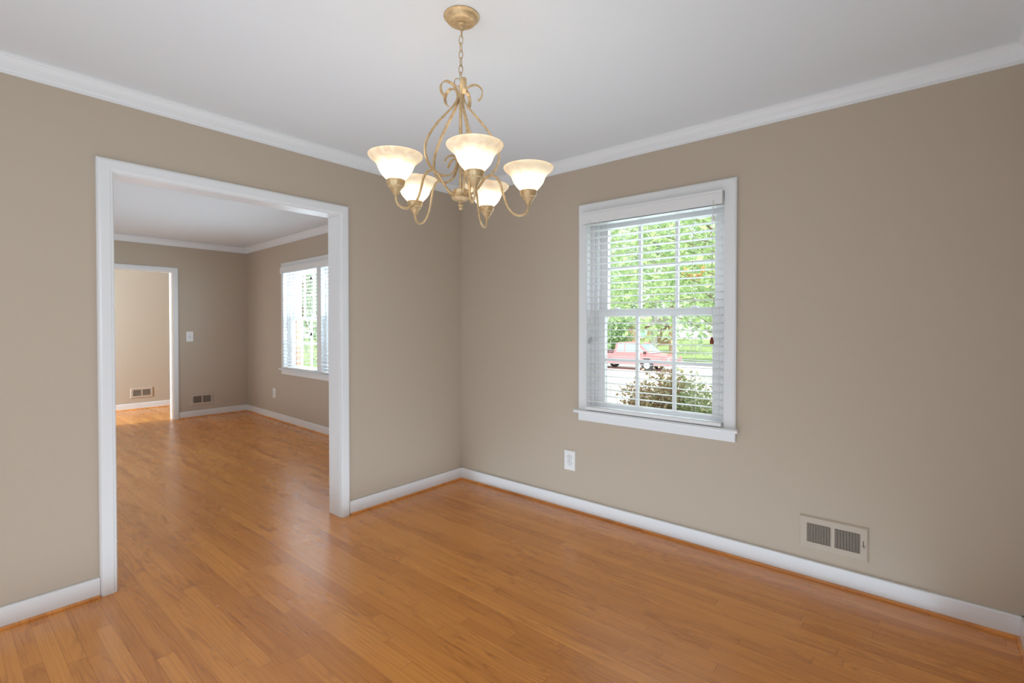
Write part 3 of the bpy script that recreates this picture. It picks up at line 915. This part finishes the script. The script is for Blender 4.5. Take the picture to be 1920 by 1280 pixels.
for k in range(5):
    a = PH + k * 2 * math.pi / 5
    c, s = math.cos(a), math.sin(a)
    side = Vector((-s, c, 0))
    P3 = lambda prof: [Vector((r * c, r * s, z + H)) for r, z in prof]
    bm = bmesh.new()
    tube(bm, smooth_path(P3(ARM), 4), 0.0046, 10)
    arm = finish(bm, 'arm', MGOLD, ch, smooth=True)
    bm = bmesh.new()
    pts = smooth_path(P3(STRAP), 5)
    n = len(pts)
    ws = []; ts = []
    for i in range(n):
        t = i / (n - 1)
        ws.append(0.0135 if t < 0.27 else (0.0135 - (t - 0.27) / 0.15 * 0.0045 if t < 0.42 else 0.009))
        ts.append(0.0034 if t < 0.27 else (0.0034 + (t - 0.27) / 0.15 * 0.0032 if t < 0.42 else (0.0066 if t < 0.72 else 0.0050)))
    tube(bm, pts, 0, side=side, flat=(ws, ts))
    finish(bm, 'scroll', MGOLD, ch)
    bm = bmesh.new(); lathe(bm, rz(CUP), (0.2537 * c, 0.2537 * s, 0), 28)
    finish(bm, 'socket_cup', MGOLD, arm, smooth=True)
    th = 0.0024
    inner = [(max(r - th, 0.002), z + 0.0011) for r, z in SHADE]
    bm = bmesh.new(); lathe(bm, rz(SHADE + list(reversed(inner))), (0.2537 * c, 0.2537 * s, 0), 48, closed=True)
    sh = finish(bm, 'glass_shade', [MSHADE, MSKIN], arm, smooth=True)
    nq = len(SHADE)
    for p in sh.data.polygons:
        if p.index // 48 >= nq: p.material_index = 1
    bm = bmesh.new()
    lathe(bm, rz([(0, 1.784), (0.010, 1.785), (0.0115, 1.800), (0.019, 1.814), (0.0255, 1.828), (0.0265, 1.840), (0.022, 1.853), (0.012, 1.861), (0, 1.863)]), (0.2537 * c, 0.2537 * s, 0), 14)
    finish(bm, 'light_bulb', MBULB, arm, smooth=True)

# ------------------------------------------------------------------ outdoors
GZ = -1.36


def gheight(x, y):
    t = min(1, max(0, (y - 0.2) / 9.0))
    return -0.45 + (GZ + 0.45) * t


bm = bmesh.new()
xs = [-90, -40, -25, -16, -10, -6, -3, 0, 3, 6, 12, 30]
ys = [0.2, 2, 4, 6, 9.2, 14, 22, 40, 90]
g = [[bm.verts.new((x, y, gheight(x, y))) for x in xs] for y in ys]
for j in range(len(ys) - 1):
    for i in range(len(xs) - 1):
        bm.faces.new((g[j][i], g[j][i + 1], g[j + 1][i + 1], g[j + 1][i]))
finish(bm, 'lawn', MGRASS, kind='structure', label='pale green lawn outside the windows', cat='lawn', solid=False)
bm = bmesh.new()
strip = [(y, gheight(0, y) + 0.02) for y in (2.5, 4, 6, 9.2, 14, 22, 29)]
lft = [bm.verts.new((-3.0 - 0.52 * y - (4 if y > 18 else 0), y, z)) for y, z in strip]
rgt = [bm.verts.new((1.6 - 0.28 * y + (12 if y > 18 else 0), y, z)) for y, z in strip]
for i in range(len(strip) - 1): bm.faces.new((lft[i], rgt[i], rgt[i + 1], lft[i + 1]))
finish(bm, 'driveway', MCONC, kind='structure', label='sunlit pale concrete driveway in front of the house', cat='driveway', solid=False)


def leaf_mesh(pos, size, rnd, bm, up_bias=0.3, long=1.7):
    """one folded, pointed leaf (two halves along its rib)"""
    d = Vector((rnd.gauss(0, 1), rnd.gauss(0, 1), rnd.gauss(0, 0.6) - up_bias)).normalized()
    q = Vector((rnd.gauss(0, 1), rnd.gauss(0, 1), rnd.gauss(0, 1) + 0.8))
    s = d.cross(q).normalized()
    n = s.cross(d)
    L = size * long * rnd.uniform(0.7, 1.2)
    w = size * 0.5 * rnd.uniform(0.7, 1.2)
    p = Vector(pos)
    b = bm.verts.new(p); t = bm.verts.new(p + d * L - n * L * 0.08); c = bm.verts.new(p + d * L * 0.45 - n * w * 0.25)
    l = bm.verts.new(p + d * L * 0.42 + s * w + n * w * 0.1); r = bm.verts.new(p + d * L * 0.42 - s * w + n * w * 0.1)
    for f in ((b, l, c), (l, t, c), (b, c, r), (c, t, r)):
        bm.faces.new(f)


def tree(loc, height, crown_c, crown_r, n, size, mleaf, mbark, tr, seed, label, group='trees outside the windows', clumps=26):
    rnd = random.Random(seed)
    root = empty('tree', loc, label=label, cat='tree', group=group)
    bm = bmesh.new()
    trunk = smooth_path([(0, 0, -0.15), (rnd.uniform(-.1, .1), rnd.uniform(-.1, .1), height * 0.35), (rnd.uniform(-.2, .2), rnd.uniform(-.2, .2), height * 0.7), (crown_c[0] * .8, crown_c[1] * .8, height * 0.95)], 5)
    m = len(trunk)
    tube(bm, trunk, [tr * (1 - 0.75 * i / (m - 1)) for i in range(m)], 10)
    tk = finish(bm, 'trunk', mbark, root, smooth=True)
    bm = bmesh.new()
    br = bmesh.new()
    C = Vector(crown_c)
    cl = []
    for i in range(clumps):
        v = Vector((rnd.gauss(0, 1), rnd.gauss(0, 1), rnd.gauss(0, 1))).normalized() * (rnd.random() ** 0.4)
        cc = C + Vector((v.x * crown_r[0], v.y * crown_r[1], v.z * crown_r[2]))
        cl.append(cc)
        st = trunk[rnd.randint(m // 3, m - 1)]
        mid = (st + cc) / 2 + Vector((rnd.gauss(0, .1), rnd.gauss(0, .1), 0.15)) * crown_r[0] * 0.3
        tube(br, smooth_path([st, mid, cc], 3), [tr * 0.13 * (1 - 0.8 * q / 6) for q in range(7)], 5)
    for i in range(n):
        cc = rnd.choice(cl)
        rr = min(crown_r) * 0.55
        p = cc + Vector((rnd.gauss(0, 1) * rr * .6, rnd.gauss(0, 1) * rr * .6, rnd.gauss(0, 1) * rr * .42))
        leaf_mesh(p, size, rnd, bm)
    finish(br, 'branches', mbark, root)
    finish(bm, 'foliage', mleaf, root, solid=False)
    return root


# near tree with large leaves reaching past the dining room window
tree((0.95, 5.6, gheight(0, 5.6)), 4.2, (-1.05, -0.2, 3.45), (1.9, 1.3, 1.45), 3000, 0.085, ML_NEAR, MTWIG, 0.07, 11,
     'young broad leaved tree with large bright green leaves close to the dining room window', clumps=34)
tree((-6.6, 12.5, GZ), 6.5, (0, 0, 4.8), (3.0, 2.4, 2.1), 2600, 0.13, ML_MID, MBARKB, 0.16, 12, 'mid sized green tree between the driveway and the dining room window')
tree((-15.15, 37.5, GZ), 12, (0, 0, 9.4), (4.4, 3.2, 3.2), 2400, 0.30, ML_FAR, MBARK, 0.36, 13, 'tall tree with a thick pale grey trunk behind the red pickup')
tree((-10.45, 30.2, GZ), 8.5, (0.9, 0, 6.2), (1.9, 2, 1.8), 1300, 0.24, ML_NEAR, MBARKB, 0.30, 14, 'brown trunked tree with bright leaves behind the pickup hood')
tree((-19.4, 30.5, GZ), 9, (0, 0, 4.4), (3.6, 2.6, 4.0), 3000, 0.30, ML_MID, MBARKB, 0.3, 15, 'bushy green tree behind the pickup bed')
tree((-22.7, 44.0, GZ), 5, (0, 0, 1.9), (2.5, 1.6, 2.6), 3000, 0.22, ML_MID, MBARKB, 0.15, 22, 'low dense tree in front of the brick house')
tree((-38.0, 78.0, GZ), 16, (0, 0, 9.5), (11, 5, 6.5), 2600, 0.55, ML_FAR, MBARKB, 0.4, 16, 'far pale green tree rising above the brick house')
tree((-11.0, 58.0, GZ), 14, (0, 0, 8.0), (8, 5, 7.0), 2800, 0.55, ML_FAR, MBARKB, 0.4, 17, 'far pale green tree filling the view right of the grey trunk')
tree((-3.4, 20.0, GZ), 7, (0, 0, 4.4), (3.0, 2.5, 3.2), 2600, 0.20, ML_MID, MBARKB, 0.2, 18, 'leafy green tree on the driveway side in front of the pickup')
tree((-0.55, 10.2, GZ), 5.2, (-0.75, 0, 4.05), (0.75, 0.6, 0.16), 420, 0.10, ML_YEL, MTWIG, 0.05, 19, 'slim tree with a tuft of yellow leaves', clumps=10)
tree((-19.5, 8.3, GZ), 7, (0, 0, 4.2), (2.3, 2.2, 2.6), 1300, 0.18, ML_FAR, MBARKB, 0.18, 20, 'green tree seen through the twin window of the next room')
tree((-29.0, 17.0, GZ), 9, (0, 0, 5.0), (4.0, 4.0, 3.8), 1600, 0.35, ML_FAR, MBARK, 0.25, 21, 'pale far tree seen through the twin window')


def shrub(loc, radii, n, size, leaves, seed, label, stems=60):
    """leaves: list of (part name, material, x range as a share of the radius)"""
    rnd = random.Random(seed)
    root = empty('shrub', loc, label=label, cat='shrub', group='shrubs outside the windows')
    st = bmesh.new(); bms = [bmesh.new() for _ in leaves]
    for i in range(stems):
        a = rnd.uniform(0, 2 * math.pi); q = rnd.random() ** 0.5
        tip = Vector((math.cos(a) * radii[0] * q, math.sin(a) * radii[1] * q, radii[2] * (1.0 - 0.5 * q * q) * rnd.uniform(0.85, 1.05)))
        basep = Vector((tip.x * 0.25, tip.y * 0.25, -0.05))
        mid = (basep + tip) / 2 + Vector((tip.x * .15, tip.y * .15, 0.05))
        ln = smooth_path([basep, mid, tip], 4)
        tube(st, ln, [0.006 * (1 - 0.75 * k / 8) for k in range(9)], 5)
        for k in range(n // stems):
            t = 0.25 + 0.75 * rnd.random() ** 0.7
            p = ln[min(8, int(t * 8))] + Vector((rnd.gauss(0, .07), rnd.gauss(0, .07), rnd.gauss(0, .06)))
            w = [max(0.02, 1 - abs(p.x / radii[0] - c) / 0.55) for _, _, c in leaves]
            r = rnd.uniform(0, sum(w)); q2 = 0
            while q2 < len(w) - 1 and r > w[q2]:
                r -= w[q2]; q2 += 1
            leaf_mesh(p, size, rnd, bms[q2], up_bias=-0.2)
    finish(st, 'stems', MTWIG, root)
    for bmm, (nm, mm, c) in zip(bms, leaves):
        finish(bmm, nm, mm, root, solid=False, label={'foliage': None}.get(nm, 'reddish brown leaves'))


shrub((1.22, 1.60, -0.5), (0.78, 0.45, 1.42), 17000, 0.028, [('foliage', ML_BUSH, 0.55), ('reddish_foliage', ML_RED, -0.45)], 31,
      'mixed green and reddish shrub under the dining room window', 80)
shrub((-6.6, 2.6, -0.75), (0.9, 0.7, 1.25), 3000, 0.045, [('foliage', ML_BUSH, 0)], 33, 'grey green shrub outside the twin window of the next room')

# white porch post outside the twin window
pp = empty('porch_post', (-5.42, 1.30, -0.5), label='pale porch post outside the twin window', cat='post')
bm = bmesh.new(); lathe(bm, [(0, 0), (0.075, 0), (0.075, 0.12), (0.055, 0.14), (0.05, 0.3), (0.045, 2.5), (0.055, 2.52), (0.07, 2.56), (0.07, 2.7), (0, 2.7)], (0, 0, 0), 24)
finish(bm, 'shaft', MWHITE, pp)

# pickup truck
TX, TY = -10.45, 24.4
tk = empty('pickup_truck', (TX, TY, GZ), label='red pickup truck parked side on beyond the driveway', cat='truck')
side = [(-2.75, 0.55), (-2.75, 0.98), (-0.95, 1.00), (1.30, 1.00), (2.35, 0.90), (2.52, 0.80), (2.55, 0.45)]


def arch(cx):
    return [(cx + 0.40 * math.cos(t), 0.36 + 0.40 * math.sin(t)) for t in [math.pi * i / 10 for i in range(11)]]


poly = side + [(2.4, 0.36)] + arch(1.15) + arch(-1.77) + [(-2.6, 0.36)]
bm = bmesh.new()
a = [bm.verts.new((x, -0.88, z)) for x, z in poly]; b = [bm.verts.new((x, 0.88, z)) for x, z in poly]
for i in range(len(poly)):
    j = (i + 1) % len(poly); bm.faces.new((a[i], a[j], b[j], b[i]))
bm.faces.new(a); bm.faces.new(list(reversed(b)))
finish(bm, 'body', MCARRED, tk, bevel=0.03, seg=2)
bm = bmesh.new()
cabp = [(-0.95, 0.99), (-0.86, 1.56), (-0.72, 1.62), (0.42, 1.62), (0.56, 1.58), (1.34, 0.99)]
a = [bm.verts.new((x, -0.84 + (z - 0.99) * 0.2, z)) for x, z in cabp]; b = [bm.verts.new((x, 0.84 - (z - 0.99) * 0.2, z)) for x, z in cabp]
for i in range(6):
    j = (i + 1) % 6; bm.faces.new((a[i], a[j], b[j], b[i]))
bm.faces.new(a); bm.faces.new(list(reversed(b)))
finish(bm, 'cab', MCARRED, tk, bevel=0.02)
for nm, q in (('side_window', [(-0.78, 1.06), (-0.70, 1.52), (-0.30, 1.54), (-0.30, 1.06)]), ('side_window', [(-0.22, 1.06), (-0.22, 1.54), (0.42, 1.54), (1.02, 1.06)])):
    bm = bmesh.new()
    f = [bm.verts.new((x, -0.852 + (z - 0.99) * 0.2, z)) for x, z in q]; h = [bm.verts.new((x, -0.835 + (z - 0.99) * 0.2, z)) for x, z in q]
    for i in range(4): bm.faces.new((f[i], f[(i + 1) % 4], h[(i + 1) % 4], h[i]))
    bm.faces.new(f); bm.faces.new(list(reversed(h)))
    finish(bm, nm, MCARGL, tk)
bm = bmesh.new()
q = [(0.66, 1.52), (1.32, 1.02)]
f = [bm.verts.new(v) for v in ((0.655, -0.66, 1.52), (0.655, 0.66, 1.52), (1.325, 0.78, 1.015), (1.325, -0.78, 1.015))]
h = [bm.verts.new(v.co + Vector((0.012, 0, 0.014))) for v in f]
for i in range(4): bm.faces.new((f[i], f[(i + 1) % 4], h[(i + 1) % 4], h[i]))
bm.faces.new(h); bm.faces.new(list(reversed(f)))
finish(bm, 'windshield', MCARGL, tk)
finish(B((-2.75, -0.9, 0.985, -0.98, -0.80, 1.05), (-2.75, 0.80, 0.985, -0.98, 0.9, 1.05)), 'bed_rail', MTYRE, tk, bevel=0.01, label='dark rail along the bed')
finish(B((2.42, -0.85, 0.42, 2.62, 0.85, 0.58)), 'bumper', MHUB, tk, bevel=0.02)
finish(B((2.36, -0.89, 0.66, 2.50, -0.60, 0.82)), 'headlight', MHUB, tk, bevel=0.02)
finish(B((0.98, -0.98, 1.0, 1.12, -0.87, 1.12)), 'mirror', MTYRE, tk, bevel=0.01)
for cx in (1.15, -1.77):
    for sgn in (-1, 1):
        bm = bmesh.new()
        lathe(bm, [(0.20, -0.1), (0.32, -0.1), (0.345, -0.07), (0.345, 0.07), (0.32, 0.1), (0.20, 0.1)], (0, 0, 0), 28, closed=True)
        wv = finish(bm, 'wheel', MTYRE, tk)
        wv.location = (cx, sgn * 0.78, 0.345); wv.rotation_euler = (R(90), 0, 0)
        bm = bmesh.new()
        lathe(bm, [(0, -0.085), (0.08, -0.085), (0.12, -0.06), (0.205, -0.07), (0.205, 0.07), (0.12, 0.06), (0.08, 0.085), (0, 0.085)], (0, 0, 0), 20)
        finish(bm, 'hub_cap', MHUB, wv)

# brick house across the street
hb = empty('brick_house', (-28.0, 58.0, GZ), label='brick house with a white framed window far behind the pickup', cat='house')
finish(B((-6, -3, 0, 4.6, 4, 2.5)), 'brick_wall', MBRICK, hb)
bm = bmesh.new()
v = [bm.verts.new(p) for p in ((-6.4, -3.4, 2.5), (5.0, -3.4, 2.5), (5.0, 4.4, 2.5), (-6.4, 4.4, 2.5), (-6.0, 0.5, 4.1), (4.6, 0.5, 4.1))]
for f in ((0, 1, 5, 4), (2, 3, 4, 5), (0, 4, 3), (1, 2, 5), (0, 3, 2, 1)): bm.faces.new([v[i] for i in f])
finish(bm, 'roof', MROOF, hb)
wf = finish(B((3.1, -3.08, 0.95, 4.1, -3.0, 1.05), (3.1, -3.08, 2.05, 4.1, -3.0, 2.15), (3.1, -3.08, 1.05, 3.25, -3.0, 2.05), (3.95, -3.08, 1.05, 4.1, -3.0, 2.05)), 'window_frame', MWHITE, hb)
finish(B((3.25, -3.04, 1.05, 3.95, -3.01, 2.05)), 'pane', MCARGL, wf)
